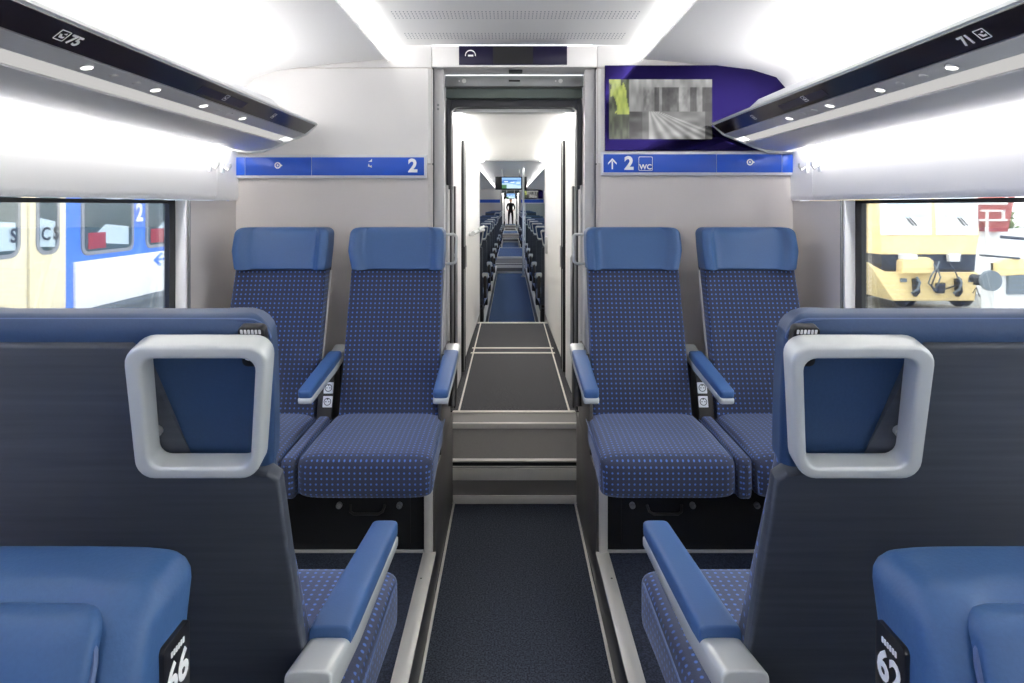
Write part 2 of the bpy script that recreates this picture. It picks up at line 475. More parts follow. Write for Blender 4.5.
def bulkhead(i, b0, b1):
    near = i == 0
    for s in (-1, 1):
        nm = 'left' if s < 0 else 'right'
        def X(a, b): return sorted((s * a, s * b))
        a, b = X(.405, HALF + .04)
        wl = struct('wall_front_' + nm, G().box(a, b, b0 + .012, b0 + .19, -.05, 2.3), 'bulkhead_lower', smooth=False)
        a, b = X(.400, HALF)
        G().prism([(s * .420, b0), (s * HALF, b0), (s * HALF, b0 + .03), (s * .400, b0 + .03), (s * .400, b0 + .022)], lambda u, v, d: Vector((u, v, d)), 1.66, 2.120).build('upper_panel', 'bulkhead_upper', wl)
        a, b = X(.400, HALF)
        G().prism([(s * .420, b0), (s * HALF, b0), (s * HALF, b0 + .03), (s * .400, b0 + .03), (s * .400, b0 + .022)], lambda u, v, d: Vector((u, v, d)), PLAT, 1.652).build('lower_panel', 'bulkhead_lower', wl)
        a, b = X(.405, HALF)
        G().box(a, b, b0 + .006, b0 + .03, 2.127, 2.24, .002).build('frieze_panel', 'bulkhead_upper', wl)
    hd = struct('trim_4', G().box(-.402, .402, b0, b0 + .19, 2.128, 2.232, .003), 'bulkhead_upper')
    # door posts and lintel
    for s in (-1, 1):
        p = struct('trim_5', G().prism([(s * .402, b0 + .05), (s * .349, b0 + .05), (s * .362, b0 + .26), (s * .402, b0 + .26)], lambda u, v, d: Vector((u, v, d)), 0, 2.128, .003), 'post_grey')
        if near:
            g = G()
            for zz in ((1.95, 1.93) if s < 0 else ()): g.cyl((s * .378, b0 + .047, zz), (s * .378, b0 + .051, zz), .006, 10)
            if s < 0: g.build('screw', 'steel_frame', p)
            a, b = sorted((s * .397, s * .404)); G().box(a, b, b0 + .024, b0 + .05, 0, 2.128).build('rubber_seal', 'rubber', p, False)
        a, b = sorted((s * .335, s * .362))
        q = struct('trim_6', G().box(a, b, b0 + .30, b0 + .42, 1.56, 2.02, .004), 'rubber')
        # sliding door pocket: slim vertical profiles below the rubber frame
        pk = struct('door_%d' % (2 * i + (1 if s < 0 else 2)), G().box(*sorted((s * .352, s * .372)), b0 + .28, b0 + .40, .33, 1.56, .002), 'post_grey')
        for k, (xx, ww, mm) in enumerate(((.345, .016, 'rubber'), (.334, .010, 'satin_silver'), (.326, .007, 'dark_metal'))):
            a, b = sorted((s * xx, s * (xx + ww))); G().box(a, b, b0 + .40 + .02 * k, b0 + .46 + .02 * k, .33, 1.56, .001).build('door_edge', mm, pk)
    l = struct('trim_7', G().box(-.36, .36, b0 + .20, b0 + .27, 2.070, 2.126, .003), 'steel_frame')
    if near:
        for xx in (-.26, .24):
            g = G(); g.cyl((xx, b0 + .196, 2.098), (xx, b0 + .204, 2.098), .011, 16); g.cyl((xx - .025, b0 + .196, 2.098), (xx - .025, b0 + .204, 2.098), .004, 10)
            g.build('bolt', 'satin_silver', l)
        G().box(-.028, .030, b0 + .194, b0 + .204, 2.094, 2.103, .002).build('vent_slot', 'black_rubber', l)
        G().box(-.028, .040, b0 + .06, b0 + .12, 2.120, 2.1285, .003).build('sensor', 'rubber', hd)
    struct('trim_8', G().box(-.36, .36, b0 + .26, b0 + .31, 2.020, 2.075), 'green_grey', smooth=False)
    f = G(); out = [(-.362, 1.54), (-.362, 2.028), (.362, 2.028), (.362, 1.54), (.336, 1.54)]
    inn = [(.336 - .0 + .0 - (.035 - .035 * math.sin(t)), 1.945 + .035 * math.cos(t)) for t in [PI / 2 * (1 - k / 5) for k in range(6)]]
    inr = [(.301 + .035 * math.cos(PI / 2 * k / 5), 1.945 + .035 * math.sin(PI / 2 * k / 5)) for k in range(6)]
    pts = out + inr + [(-u, v) for u, v in reversed(inr)] + [(-.336, 1.54)]
    struct('trim_9', f.prism(pts, lambda u, v, d: Vector((u, d, v)), b0 + .31, b0 + .39), 'rubber')
    it = struct('trim_10', G().box(-.34, .34, b0 + .39, b0 + .46, 1.962, 2.02), 'satin_silver', smooth=False)
    if near:
        G().box(.085, .185, b0 + .386, b0 + .392, 1.966, 1.978, .002).build('sensor', 'rubber', it)
        for xx in (-.215, .21): G().cyl((xx, b0 + .385, 1.973), (xx, b0 + .392, 1.973), .005, 10).build('bolt', 'rubber', it)
    steps(i, b0, b1)
    vestibule(i, b0, b1)


def steps(i, b0, b1):
    near = i == 0
    # steps: riser, ramp, sill strips
    st = struct('trim_11', G().prism([(b0 - .0, -.05), (b0 - .0, .185), (b0 + .03, .20), (b0 + .17, .318), (b0 + .19, .33), (b0 + .38, .33), (b0 + .38, -.05)], lambda u, v, d: Vector((d, u, v)), -.338, .338), 'step_grey', smooth=False)
    def strip(y0, y1, z0, z1, m='step_alu'): G().box(-.332, .332, y0, y1, z0, z1, .0015).build('step_strip', m, st)
    strip(b0 - .008, b0 + .002, 0, .04)
    strip(b0 - .008, b0 + .006, .115, .172)
    strip(b0 - .004, b0 + .004, .176, .182)
    strip(b0 - .001, b0 + .012, .184, .198, 'black_rubber')
    strip(b0 + .004, b0 + .034, .198, .207)
    strip(b0 + .160, b0 + .180, .305, .336)
    strip(b0 + .345, b0 + .375, .325, .336)
    z = .33; ya = b0 + .38
    struct('floor', G().box(-.36, .36, ya, b1, z - .05, z), 'carpet_corridor' if near else 'carpet_blue', smooth=False)
    for s in (-1, 1):
        a, b = sorted((s * .296, s * .306)); struct('trim_12', G().box(a, b, ya, b1, z, z + .004), 'step_alu', smooth=False)
    for yy in ((4.93, 5.10) if near else ()): struct('trim_13', G().box(-.32, .32, yy, yy + .035, z, z + .004), 'step_alu', smooth=False)
    struct('trim_14', G().box(-.36, .36, b1 - .05, b1, z - .3, z + .005, .002), 'step_alu')


def vestibule(i, b0, b1):
    near = i == 0; z = .33; ya = b0 + .38
    zc0, zc1 = 1.965, 1.893
    struct('ceiling', G().prism([(ya, zc0), (b1, zc1), (b1, 2.3), (ya, 2.3)], lambda u, v, d: Vector((d, u, v)), -.45, .45), 'ceiling_white', smooth=False)
    for s in (-1, 1):
        nm = 'left' if s < 0 else 'right'
        fl = lambda pts, z0, z1: G().prism([(s * u, v) for u, v in pts], lambda u, v, d: Vector((u, v, d)), z0, z1)
        # wall slightly tapering towards the far end
        xw = lambda y: .352 - (.352 - .318) * (y - ya) / (b1 - ya)
        wl = struct('wall_' + nm, fl([(xw(ya) + .02, ya - .09), (.45, ya - .09), (.45, b1), (xw(b1) + .02, b1)], z - .3, 2.2), 'post_grey', smooth=False)
        yg = ya + .78
        fl([(xw(ya), ya + .02), (xw(ya) + .02, ya + .02), (xw(yg) + .02, yg - .06), (xw(yg), yg - .06)], z + .0, zc0).build('wall_panel', 'white_panel', wl, False)
        if near:
            d = struct('door_%d' % (11 if s < 0 else 12), fl([(xw(yg) - .016, yg + .04), (xw(yg) + .02, yg + .04), (xw(b1) + .02, b1 - .02), (xw(b1) - .004, b1 - .02)], z + .09, zc1), 'door_white', smooth=False)
            for k, (dy, mm, o1) in enumerate(((-.06, 'black_rubber', .016), (-.02, 'satin_silver', .018), (.010, 'black_rubber', .022))):
                fl([(xw(yg) - o1, yg + dy), (xw(yg) + .02, yg + dy), (xw(yg) + .02, yg + dy + .026), (xw(yg) - o1, yg + dy + .026)], z + .03, 1.88).build('door_edge', mm, d, False)
            fl([(xw(yg) - .020, yg - .04), (xw(yg) + .01, yg - .04), (xw(yg) + .01, yg + .06), (xw(yg) - .020, yg + .06)], 1.035, 1.18).build('door_lock', 'black_rubber', d, False)
            fl([(xw(yg) - .024, yg + .09), (xw(yg) + .01, yg + .09), (xw(yg) + .01, yg + .12), (xw(yg) - .024, yg + .12)], 1.035, 1.18).build('strike_plate', 'satin_silver', d, False)
            if s < 0:
                h = G(); h.cyl((-.34, 4.75, 1.245), (-.285, 4.75, 1.245), .014); h.tube([(-.29, 4.70, 1.25), (-.287, 4.85, 1.252), (-.25, 5.15, 1.262), (-.24, 5.28, 1.255)], .017); h.cyl((-.26, 4.95, 1.27), (-.235, 5.25, 1.283), .012)
                h.build('door_handle', 'silver', d)
            else:
                h = G(); h.box(.295, .322, 5.85, 5.93, 1.02, 1.17, .006); h.build('door_handle', 'satin_silver', d)
        else:
            fl([(xw(yg) - .004, yg), (xw(yg) + .02, yg), (xw(b1) + .02, b1), (xw(b1) - .004, b1)], z + .02, zc1).build('wall_panel', 'door_white', wl, False)
        t = thing('corridor_light', 'thin white light strip along the %s edge of the %s corridor ceiling' % (nm, ['nearest', 'second', 'farthest'][i]), 'light strip', (s * .3, (ya + b1) / 2, zc0), world=True)
        G().prism([(s * u, v) for u, v in ((xw(ya) - .050, ya + .06), (xw(ya) - .020, ya + .06), (xw(b1) - .020, b1 - .08), (xw(b1) - .050, b1 - .08))], lambda u, v, d: Vector((u, v, zc0 + (zc1 - zc0) * (v - ya) / (b1 - ya) - .003 - d)), 0, .020).build('diffuser', 'corridor_light', t, False)
    fr = G(); fr.box(-.335, -.312, b1 - .02, b1 + .03, z, 1.90); fr.box(.312, .335, b1 - .02, b1 + .03, z, 1.90); fr.box(-.335, .335, b1 - .02, b1 + .03, 1.886, 1.90)
    struct('trim_15', fr, 'satin_silver', smooth=False)
    g = G(); g.box(-1.42, -.33, b1 - .06, b1, -.05, 2.3); g.box(.33, 1.42, b1 - .06, b1, -.05, 2.3); g.box(-.45, .45, b1 - .06, b1, 1.905, 2.3)
    struct('wall_rear', g, 'bulkhead_upper', smooth=False)


for i, (y0, b0, b1) in enumerate(PERIOD): bulkhead(i, b0, b1)
steps(1, 14.0, 17.4)
struct('wall_end', G().box(-1.42, 1.42, 41.0, 41.1, 0, 2.3), 'ceiling_white', smooth=False)

# ------------------------------------------------------------------ signs and displays on the bulkhead
FRONT = lambda x, z, y=B0: plane_map((x, y, z), (1, 0, 0), (0, 0, 1))


def sign(s, x0, x1, z0, z1, label, cuts):
    t = thing('wayfinding_sign', label, 'sign', ((x0 + x1) / 2, B0, z0), world=True)
    G().box(x0, x1, B0 - .022, B0 + .002, z0, z1, .003).build('sign_frame', 'sign_frame', t)
    c = [x0 + (.010 if s > 0 else .0)] + cuts + [x1 - (.010 if s < 0 else 0)]
    if s < 0: c[0] = x0 + .002
    for a, b in zip(c, c[1:]):
        G().box(a + .0012, b - .0012, B0 - .0245, B0 - .018, z0 + .014, z1 - .013, .0008).build('sign_panel', 'sign_blue', t)
    return t


yS = B0 - .0255
def wx(px, Y=B0): return CAMX + (px - CX) * Y / F
def wz(py, Y=B0): return CAMZ + (CY - py) * Y / F
def ndl(cx, cz, t, nm, r=.016):     # small round "person" emblem: ring and dot
    g = G(); mp = FRONT(cx, cz, yS)
    n = 20; o_ = [(r * math.cos(2 * PI * k / n), r * math.sin(2 * PI * k / n)) for k in range(n)]; i_ = [(u * .62, v * .62) for u, v in o_]
    g.ringprism(o_, i_, mp, 0, .0006); g.prism([(r * .3 * math.cos(2 * PI * k / 8), r * .36 * math.sin(2 * PI * k / 8)) for k in range(8)], mp, 0, .0006)
    g.prism([(r * 1.0, -r * .35), (r * 1.5, 0), (r * 1.0, r * .35)], mp, 0, .0006)
    g.build(nm, 'print_white', t, False)


t = sign(-1, wx(232), wx(427), wz(178.5), wz(155), 'blue sign band with class number 2 left of the doorway', [wx(247), wx(313)])
text('class_number', '2', .088, (wx(409), yS, wz(172)), (1, 0, 0), (0, 0, 1), 'print_white', t, bold=.0035)
ndl(wx(279.5), wz(165.7), t, 'seat_emblem')
g = G(); mp = FRONT(wx(371), wz(163), yS)
g.prism([(-.008, .004), (.010, .004), (.010, .018), (.004, .012)], mp, 0, .0006); g.prism([(-.010, -.018), (.010, -.024), (.008, -.012), (0, -.016), (-.006, -.004)], mp, 0, .0006)
g.build('small_symbols', 'print_white', t, False)
t = sign(1, wx(600.5), wx(796), wz(175.5), wz(152), 'blue sign band with arrow, 2 and WC right of the doorway', [wx(715), wx(780)])
text('class_number', '2', .088, (wx(623.5), yS, wz(169.5)), (1, 0, 0), (0, 0, 1), 'print_white', t, bold=.0035)
g = G(); mp = FRONT(wx(611.5), wz(164), yS)
g.prism([(-.0035, -.027), (.0035, -.027), (.0035, .012), (-.0035, .012)], mp, 0, .0006)
g.prism([(-.021, .004), (0, .027), (.021, .004), (.021, -.005), (0, .016), (-.021, -.005)], mp, 0, .0006); g.build('arrow', 'print_white', t, False)
g = G(); mp = FRONT(wx(644.5), wz(164), yS); o_ = rrect(-.034, .034, -.034, .034, .006); i_ = rrect(-.0318, .0318, -.0318, .0318, .005); g.ringprism(o_, i_, mp, 0, .0006); g.build('restroom_box', 'print_white', t, False)
text('restroom_text', 'WC', .034, (wx(644.5), yS, wz(169.5)), (1, 0, 0), (0, 0, 1), 'print_white', t, bold=.001, align='CENTER')
ndl(wx(748), wz(162.5), t, 'seat_emblem')

# header display over the doorway
t = thing('header_display', 'dark wide display bar with crescent icon above the doorway', 'display', (0, B0, wz(65)), world=True)
G().box(wx(459), wx(567), B0 - .006, B0 + .004, wz(65), wz(46), .001).build('bezel', 'display_black', t)
G().box(wx(493), wx(533), B0 - .0072, B0 - .005, wz(64), wz(47)).build('display_window', 'plate_black', t, False)
g = G(); mp = FRONT(wx(470.5), wz(55.5), B0 - .0065)
n = 14; arc = [(.026 * math.cos(math.radians(-10 + 200 * k / n)), .026 * math.sin(math.radians(-10 + 200 * k / n))) for k in range(n + 1)]
g.prism(arc + [(u * .86, v * .80) for u, v in reversed(arc)], mp, 0, .0006); g.box(wx(470.5) - .012, wx(470.5) + .014, B0 - .0072, B0 - .0062, wz(56.8), wz(55), .0003)
g.build('crescent_icon', 'print_white', t, False)

# passenger monitor, right of the doorway
t = thing('passenger_monitor', 'large glossy black wall monitor showing a grey railway scene', 'monitor', (.9, B0, wz(150)), world=True)
mp = FRONT(0, 0, B0)
x0, x1, z0, z1 = wx(604.5), wx(790), wz(151), wz(66)
out = [(x0, z0), (x1, z0), (x1, wz(83)), (wx(786), wz(77)), (wx(779), wz(71.5)), (wx(768), wz(68)), (wx(755), wz(66.6)), (wx(735), z1), (x0, z1)]
G().prism(out, mp, 0, .016, .002).build('glass_front', 'black_gloss', t, False)


_r = random.Random(11); _rn = [_r.random() for _ in range(4096)]


def vn(x, y):
    xi, yi = math.floor(x), math.floor(y); fx, fy = x - xi, y - yi; fx, fy = fx * fx * (3 - 2 * fx), fy * fy * (3 - 2 * fy)
    h = lambda i, j: _rn[(i * 73 + j * 179) % 4096]
    return (h(xi, yi) * (1 - fx) + h(xi + 1, yi) * fx) * (1 - fy) + (h(xi, yi + 1) * (1 - fx) + h(xi + 1, yi + 1) * fx) * fy


def tracks(u, v):
    """greyish view down a railway: hazy sheds above, pale tracks running to the lower right, green plant at the left"""
    b = .34 + .26 * vn(u * 9, v * 4) + .16 * vn(u * 40, v * 6)
    if .42 < v < .86 and u > .33:
        b -= .24 * (vn(u * 26, 3) > .5) + .10 * vn(u * 60, v * 20)
    if v < .46:
        k = (.46 - v); b = .26 + .22 * vn(u * 12, v * 12)
        ph = (u - .42 - k * .55) / (.06 + k)
        if -.55 < ph < 1.1: b += .16 + .10 * math.sin(ph * 22)
        if v < .46 and u < .32: b -= .10
    b = max(.16, b - .22 * max(0, .30 - u) * (1 if v > .4 else 2))
    c = [b * 1.0, b * 1.0, b * .99]
    if u < .20:
        gq = vn(u * 50, v * 9); dk = .20 + .22 * gq; c = [dk * .95, dk * 1.02, dk * .82]
        lf = abs(u - .09 - .05 * math.sin(v * 4)) + .06 * abs(v - .72)
        if v > .42 and lf < .075 * (.7 + .6 * gq): c = [.46 + .26 * gq, .52 + .24 * gq, .26 + .12 * gq]
    if u > .93 and v < .6: c = [x * .55 for x in c]
    return [max(0, x) ** 2.2 * .62 for x in c]


picture('screen_image', tracks, FRONT(wx(608.5), wz(139.5), B0 - .0175), wx(711) - wx(608.5), wz(80) - wz(139.5), 110, 64, t)

# ------------------------------------------------------------------ luggage racks
def rack(s, label):
    side = 'left' if s < 0 else 'right'
    ya, yb = -4.4, 3.10
    t = thing('luggage_rack', label, 'luggage rack', (s * 1.1, 1.0, 1.73), world=True)
    mp = lambda u, v, d: Vector((s * u, d, CAMZ + v))
    # positions measured from the centre line (left rack offset matches the photograph)
    P = {'tip': (.950, .383), 'fb': (1.000, .344), 'lb': (1.060, .322), 'db': (1.105, .300), 'w': (1.316, .268)}
    def strip_(name, a, b, m, y0=ya, y1=yb, th=.008, off=0):
        (u0, v0), (u1, v1) = a, b; L = math.hypot(u1 - u0, v1 - v0); nx, nz = -(v1 - v0) / L, (u1 - u0) / L
        if nz < 0: nx, nz = -nx, -nz
        q = [(u0 - nx * off, v0 - nz * off), (u1 - nx * off, v1 - nz * off), (u1 + nx * th, v1 + nz * th), (u0 + nx * th, v0 + nz * th)]
        return G().prism(q, mp, y0, y1).build(name, m, t, False)
    strip_('fascia', P['tip'], P['fb'], 'fascia_black')
    strip_('service_strip', (1.003, .341), P['lb'], 'rack_grey')
    strip_('lamp_diffuser', (1.063, .3215), (1.103, .304), 'rack_light', y1=3.02)
    strip_('joint', (1.103, .306), (1.110, .303), 'black_rubber', y1=3.02)
    cur = [(1.106, .300), (1.16, .276), (1.22, .264), (1.27, .261), (1.300, .264)]
    G().prism(cur + [(u, v + .012) for u, v in reversed(cur)], mp, ya, yb).build('curved_underside', 'rack_grey', t)
    # bright edge line and inclined tray lip
    strip_('edge_profile', (.946, .384), (.952, .394), 'silver')
    lip = [(.954, .390), (1.000, .430), (1.016, .446), (1.026, .449), (1.030, .440), (1.012, .42), (.968, .384)]
    G().prism(lip, mp, ya, 2.72, .003).build('tray_lip', 'lip_white', t)
    G().prism([(.966, .375), (1.346, .34), (1.346, .348), (.966, .388)], mp, ya, yb).build('tray', 'rack_grey', t, False)
    G().prism([(1.16, .368), (1.24, .361), (1.24, .368), (1.16, .375)], mp, ya, 2.9).build('uplight', 'rack_uplight', t, False)
    G().prism([(1.302, .300), (1.318, .330), (1.312, .333), (1.297, .303)], mp, ya, 3.02).build('wall_light', 'wall_wash', t, False)
    cap = [(.946, .387), (.952, .394), (1.01, .372), (1.345, .352), (1.345, .262), (1.27, .252), (1.2, .258), (1.13, .284), (1.10, .298), (1.055, .316), (1.003, .336), (.996, .341)]
    G().prism(cap, mp, yb, yb + .02, .002).build('end_cap', 'silver', t)
    # reading lamps and call buttons on the service strip
    d = Vector((1.045 - .978, 0, .322 - .338)).normalized()
    def spot(y, r, name, m, al=.5):
        c = mp(1.003 + .057 * al, .341 - .019 * al, y); n = Vector((s * -.23, 0, -.97)).normalized()
        bz = G().cyl(c - n * .002, c + n * .0025, r * 1.25, 18).build(name, 'satin_silver', t)
        G().cyl(c + n * .0020, c + n * .0035, r, 18).build('lens', m, bz)
    for y in (1.55, 1.85, 2.14, 2.45, .9, .3): spot(y, .013, 'reading_lamp', 'spot_light')
    for y in (1.655, 1.755, 2.25, 2.34): spot(y, .009, 'call_button', 'rack_grey')
    # seat numbers on the fascia
    rt = (0, 1, 0) if s < 0 else (0, -1, 0); up = Vector((s * -.050, 0, .039)).normalized()
    fm = lambda y, a: Vector((s * (1.000 - .050 * a), y, CAMZ + .344 + .039 * a))
    nrm = Vector(rt).cross(up)
    num, y_n, icy = ('75', 1.405, 1.383) if s < 0 else ('71', 1.440, 1.315)
    text('seat_number', num, .038, fm(y_n, .28) + nrm * .0008, rt, up, 'print_white', t, bold=.001)
    def icon(y, sz, nm):
        mpp = plane_map(fm(y, .5) + nrm * .0008, rt, up); g = G()
        g.ringprism(rrect(-sz, sz, -sz, sz, sz * .15, 2), rrect(-sz * .84, sz * .84, -sz * .84, sz * .84, sz * .1, 2), mpp, 0, .0005)
        g.prism([(-sz * .6, sz * .2), (-sz * .2, sz * .2), (sz * .1, -sz * .2), (sz * .6, -sz * .1), (sz * .5, -sz * .5), (-sz * .3, -sz * .5)], mpp, 0, .0005)
        g.prism([(0, sz * .3), (sz * .5, sz * .6), (sz * .55, sz * .25)], mpp, 0, .0005)
        g.build(nm, 'print_white', t, False)
    icon(icy - .0 if s < 0 else 1.372, .0150, 'window_seat_icon')
    for y in ((2.18, 2.62) if s < 0 else (2.2, 2.66)):
        icon(y, .013, 'reserved_icon')
    G().prism([(0, 0), (.34, 0), (.34, .030), (0, .030)], plane_map(fm(2.0 if s < 0 else 2.40, .2) + nrm * .0004, rt, up), 0, .0006).build('status_display', 'display_black', t, False)
    return t


rack(-1, 'long overhead luggage rack on the left marked seat 75')
rack(1, 'long overhead luggage rack on the right marked seat 71')

for s in (-1, 1):
    for k, y in enumerate((2.86, 2.985)):
        t = thing('coat_hook', 'clear coat hook by the %s rack end, %s' % ('left' if s < 0 else 'right', 'the one farther from the bulkhead' if k == 0 else 'the one nearer the bulkhead'), 'coat hook', (s * 1.34, y, 1.62), world=True)
        a, b = sorted((s * 1.335, s * 1.348)); G().box(a, b, y - .010, y + .010, 1.60, 1.712, .004).build('back_plate', 'lip_white', t)
        G().tube([(s * 1.34, y, 1.63), (s * 1.315, y, 1.615), (s * 1.305, y, 1.63), (s * 1.305, y, 1.645)], .005, 8).build('hook', 'satin_silver', t)

# ------------------------------------------------------------------ seats
KS = .337
def spine(z): return KS * (z - .37)


def pan(off):                       # tilted plane behind the backrest: (x, z, depth)
    nv = Vector((0, 1, -KS)).normalized()
    return lambda u, v, d: Vector((u, spine(v) + off, v)) + nv * d


def armrest(root, xc, yf=-.285, yb=.15, zf=.630, zb=.680, wd=.031):
    d = Vector((0, yf - yb, zf - zb)); L = d.length; dn = d.normalized(); V = X_.cross(dn); V = V if V.z > 0 else -V
    def path(t): return Vector((xc, yb, zb)) + dn * L * t - V * .018, wd * (1 - .12 * t), .019 * (1 - .1 * t)
    a = pad(path, L, .004, .014, X_, V, n=5, m=28, k=3).build('armrest', 'arm_blue', root)
    def path2(t): return Vector((xc, yb + .10, zb + .012)) + dn * (L + .10) * t - V * (.044 - .016 * max(0, 1 - t / .22)), wd * (1.03 - .12 * t), .012 + .012 * (1 - t)
    pad(path2, L + .10, .004, .010, X_, V, n=5, m=24, k=3).build('armrest_base', 'silver', a)
    g = G(); g.tube([(xc, yb + .09, zb - .03), (xc, yb + .11, zb - .14), (xc, yb + .06, zb - .26)], .018, 10); g.build('armrest_bracket', 'dark_metal', a)
    return a


def make_seat(a, kind, label, loc, rz=0, group=None, cxo=.002, hw=.2025, htop=1.20, arm=True, handle=True, num=None, htb=1.02):
    """a: local side (+1 / -1) of the aisle; kind: 'front' seen from the front, 'rear' seen from behind"""
    r = thing('train_seat', label, 'seat', loc, rz, group)
    near = kind == 'rear'
    # backrest
    zb, zt = .36, htb + .03
    def bp(t):
        z = zb + (zt - zb) * t
        return Vector((0, spine(z) + (.014 if near else .022), z)), (.186 - .03 * t if near else hw * (1.0 - .03 * t)), .042
    def bol(u, v, w_, h_):
        q = max(0, (abs(u) / w_ - .62) / .38)
        return u, v - (.014 * q * q if v < 0 else 0)
    pad(bp, zt - zb, .01, .01, X_, Y_, n=7, m=56, k=9, deform=bol).build('backrest', 'fabric', r, uv=True)
    # headrest
    L = htop - htb; th = .046 if near else .05
    def hp(t):
        z = htb + L * t; k = .0
        if t < .45: k = .016 * (1 - t / .45) if not near else 0
        return Vector((a * k * .6 if k else 0, spine(z) + (.030 if near else .012), z)), (.193 + .020 * min(1, t * 1.2) if near else hw * 1.012) + .003 * math.sin(PI * t) - k * .6, th
    def wing(u, v, w_, h_):
        if near: u *= 1 - .15 * (h_ - v) / (2 * h_)
        q = min(1, max(0, (abs(u) / w_ - .66) / .22)); q = q * q * (3 - 2 * q)
        return u, v - (.012 * (v < 0) if near else .014 * (v < 0) if kind == 'close' else (.046 if v < 0 else .006)) * q
    lea = 'leather_dark' if near else 'leather'
    h = pad(hp, L, .008, .028, X_, Y_, n=7 if near else 6, m=72, k=8, deform=wing).build('headrest', lea, r)
    if near:
        q = pan(.030 + th - .014)
        ed = [(u, v) for u, v in rrect(-.207, .207, htop - .12, htop - .0055, .024, 5) if v > htop - .09]
        G().tube([q(u, v, 0) for u, v in ed], .0018, 6).build('piping', 'piping_blue', h)
    if kind == 'close':
        def cp(t): return Vector((0, spine(htb + .02 + (L - .03) * t) - .044, htb + .02 + (L - .03) * t)), hw * .85, .022
        cc = pad(cp, L - .03, .012, .016, X_, Y_, n=7, m=44, k=6).build('headrest_cushion', 'leather', h)
        ed = rrect(-hw * .855, hw * .855, htb + .01, htop - .022, .022, 4); qq = pan(-.052)
        G().tube([qq(u, v, 0) for u, v in ed], .0028, 6, closed=True).build('piping', 'piping_blue', h)
    # shell
    mp = pan(.058 if near else .066)
    if near:
        ol = [(-.205, .24), (-.205, 1.12), (-.185, 1.14), (.050, 1.14), (.066, 1.125), (.094, .985), (.108, .972), (.188, .966), (.201, .955), (.201, .24)]
    else:
        ol = [(-.196, .305), (-.192, htb + .08), (.192, htb + .08), (.196, .305)]
    G().prism([(a * u, v) for u, v in ol], mp, 0, .024, .006, 3).build('seat_shell', 'shell', r)
    # silver side trims along the backrest
    for sx in (() if near else (-1, 1)):
        G().tube([(sx * ((.184 if near else hw) + .001), spine(z) + .035, z) for z in (.45, .6, .8, htb - .01)], .0042, 8).build('side_trim', 'satin_silver', r)
    # side cheeks joining backrest and shell
    for sx in (-1, 1):
        g = G()
        q = [(.32, -.01), (.32, .07), (htb - .01, .07), (htb - .01, .02)]
        g.prism([(z, y) for z, y in q], lambda u, v, d, sx=sx: Vector((sx * ((.170 if near else hw) - .012) + d, spine(u) + v, u)), -.006, .006)
        g.build('side_cheek', 'plate_black', r)
    # cushion
    cx = a * cxo; cw = .232
    def cu(t):
        y = .06 - .51 * t; dz = .010 * math.sin(PI * t)
        return Vector((cx * (.6 + .4 * t), y, .376 + dz - .004 * t)), cw - .016 * (1 - t), .074
    cz = pad(cu, .51, .02, .045, X_, Z_, n=7, m=64, k=10).build('seat_cushion', 'fabric', r, uv=True)
    # piping along the cushion's side seams and pan below
    for sx in (-1, 1):
        G().tube([(cx + sx * (cw - .004), .0, .432), (cx + sx * (cw - .001), -.2, .438), (cx + sx * (cw - .002), -.39, .430), (cx + sx * (cw - .010), -.428, .405), (cx + sx * (cw - .012), -.437, .325)], .0022, 6).build('piping', 'piping_blue', cz)
    G().box(cx - .19, cx + .19, -.30, .10, .292, .318, .006).build('seat_pan', 'box_black', r)
    if kind != 'front':
        g = G(); g.box(-.20, .20, -.16, .05, .0, .29, .01); g.build('pedestal', 'box_black', r)
    if arm: armrest(r, a * (.230 if near else .242))
    if arm and kind == 'front':
        q = [(-.03, .30), (-.03, .465), (.09, .675), (.36, .675), (.40, .30)]
        G().prism(q, lambda u, v, d: Vector((a * .212 + d, u, v)), -.006, .006, .002).build('seat_side_plate', 'dark_metal', r)
    if handle:
        if near:
            g = G(); q = pan(.086)
            def trap(L_): return [(a * (u + (.215 - u) * 0 - (v - 1.06) * (-.10 - .55 * (u - .05)) * 1.0), v) for u, v in L_]
            o_ = trap(rrect(.052, .208, .975, 1.148, .024, 6)); i_ = trap(rrect(.071, .195, .991, 1.132, .015, 6))
            hd = g.ringprism(o_, i_, q, 0, .030, .0045, 3).build('grab_handle', 'silver', r)
            for v in (1.02, 1.09): G().cyl(q(a * .062, v, -.012), q(a * .062, v, .004), .007, 12).build('handle_mount', 'satin_silver', hd)
        else:
            q = pan(.075); e = rrect(.12, .250, 1.035, 1.165, .018, 5)
            G().tube([q(a * u, v, 0) for u, v in e], .0068, 10, closed=True).build('grab_handle', 'silver', r)
    if num:
        if kind == 'close':
            Yc, zc, hx = spine(htop - .08) + .018, htop - .090, hw * 1.012 + .003
            wv, hv = .024, .034
        else:
            Yc, zc, hx = spine(1.130) + .0765, 1.130, .192
            wv, hv = .0155, .026
        # plate on the aisle side (or rounded rear corner) of the headrest
        rt = (0, 1, 0) if a > 0 else (0, -1, 0)
        if near: rt = (-1, 0, 0)
        up2 = (0, 0, 1) if not near else (0, KS, 1)
        mp2 = plane_map((a * hx, Yc, zc), rt, up2)
        p_ = G().prism(rrect(-wv, wv, -hv, hv, .006, 4), mp2, -.008, .004, .001).build('number_plate', 'plate_black', r)
        text('seat_number', num, .040 if not near else .024, mp2(0, -.016, .0042), rt, up2, 'print_white', p_, thick=.0004, bold=.001, align='CENTER')
        g = G()
        for k in range(6): g.prism(rrect(-.012 + k * .0042, -.012 + k * .0042 + .0028, .018, .0235, .0005, 1), mp2, .004, .0046)
        g.build('braille_marks', 'print_white', p_, False)
    return r


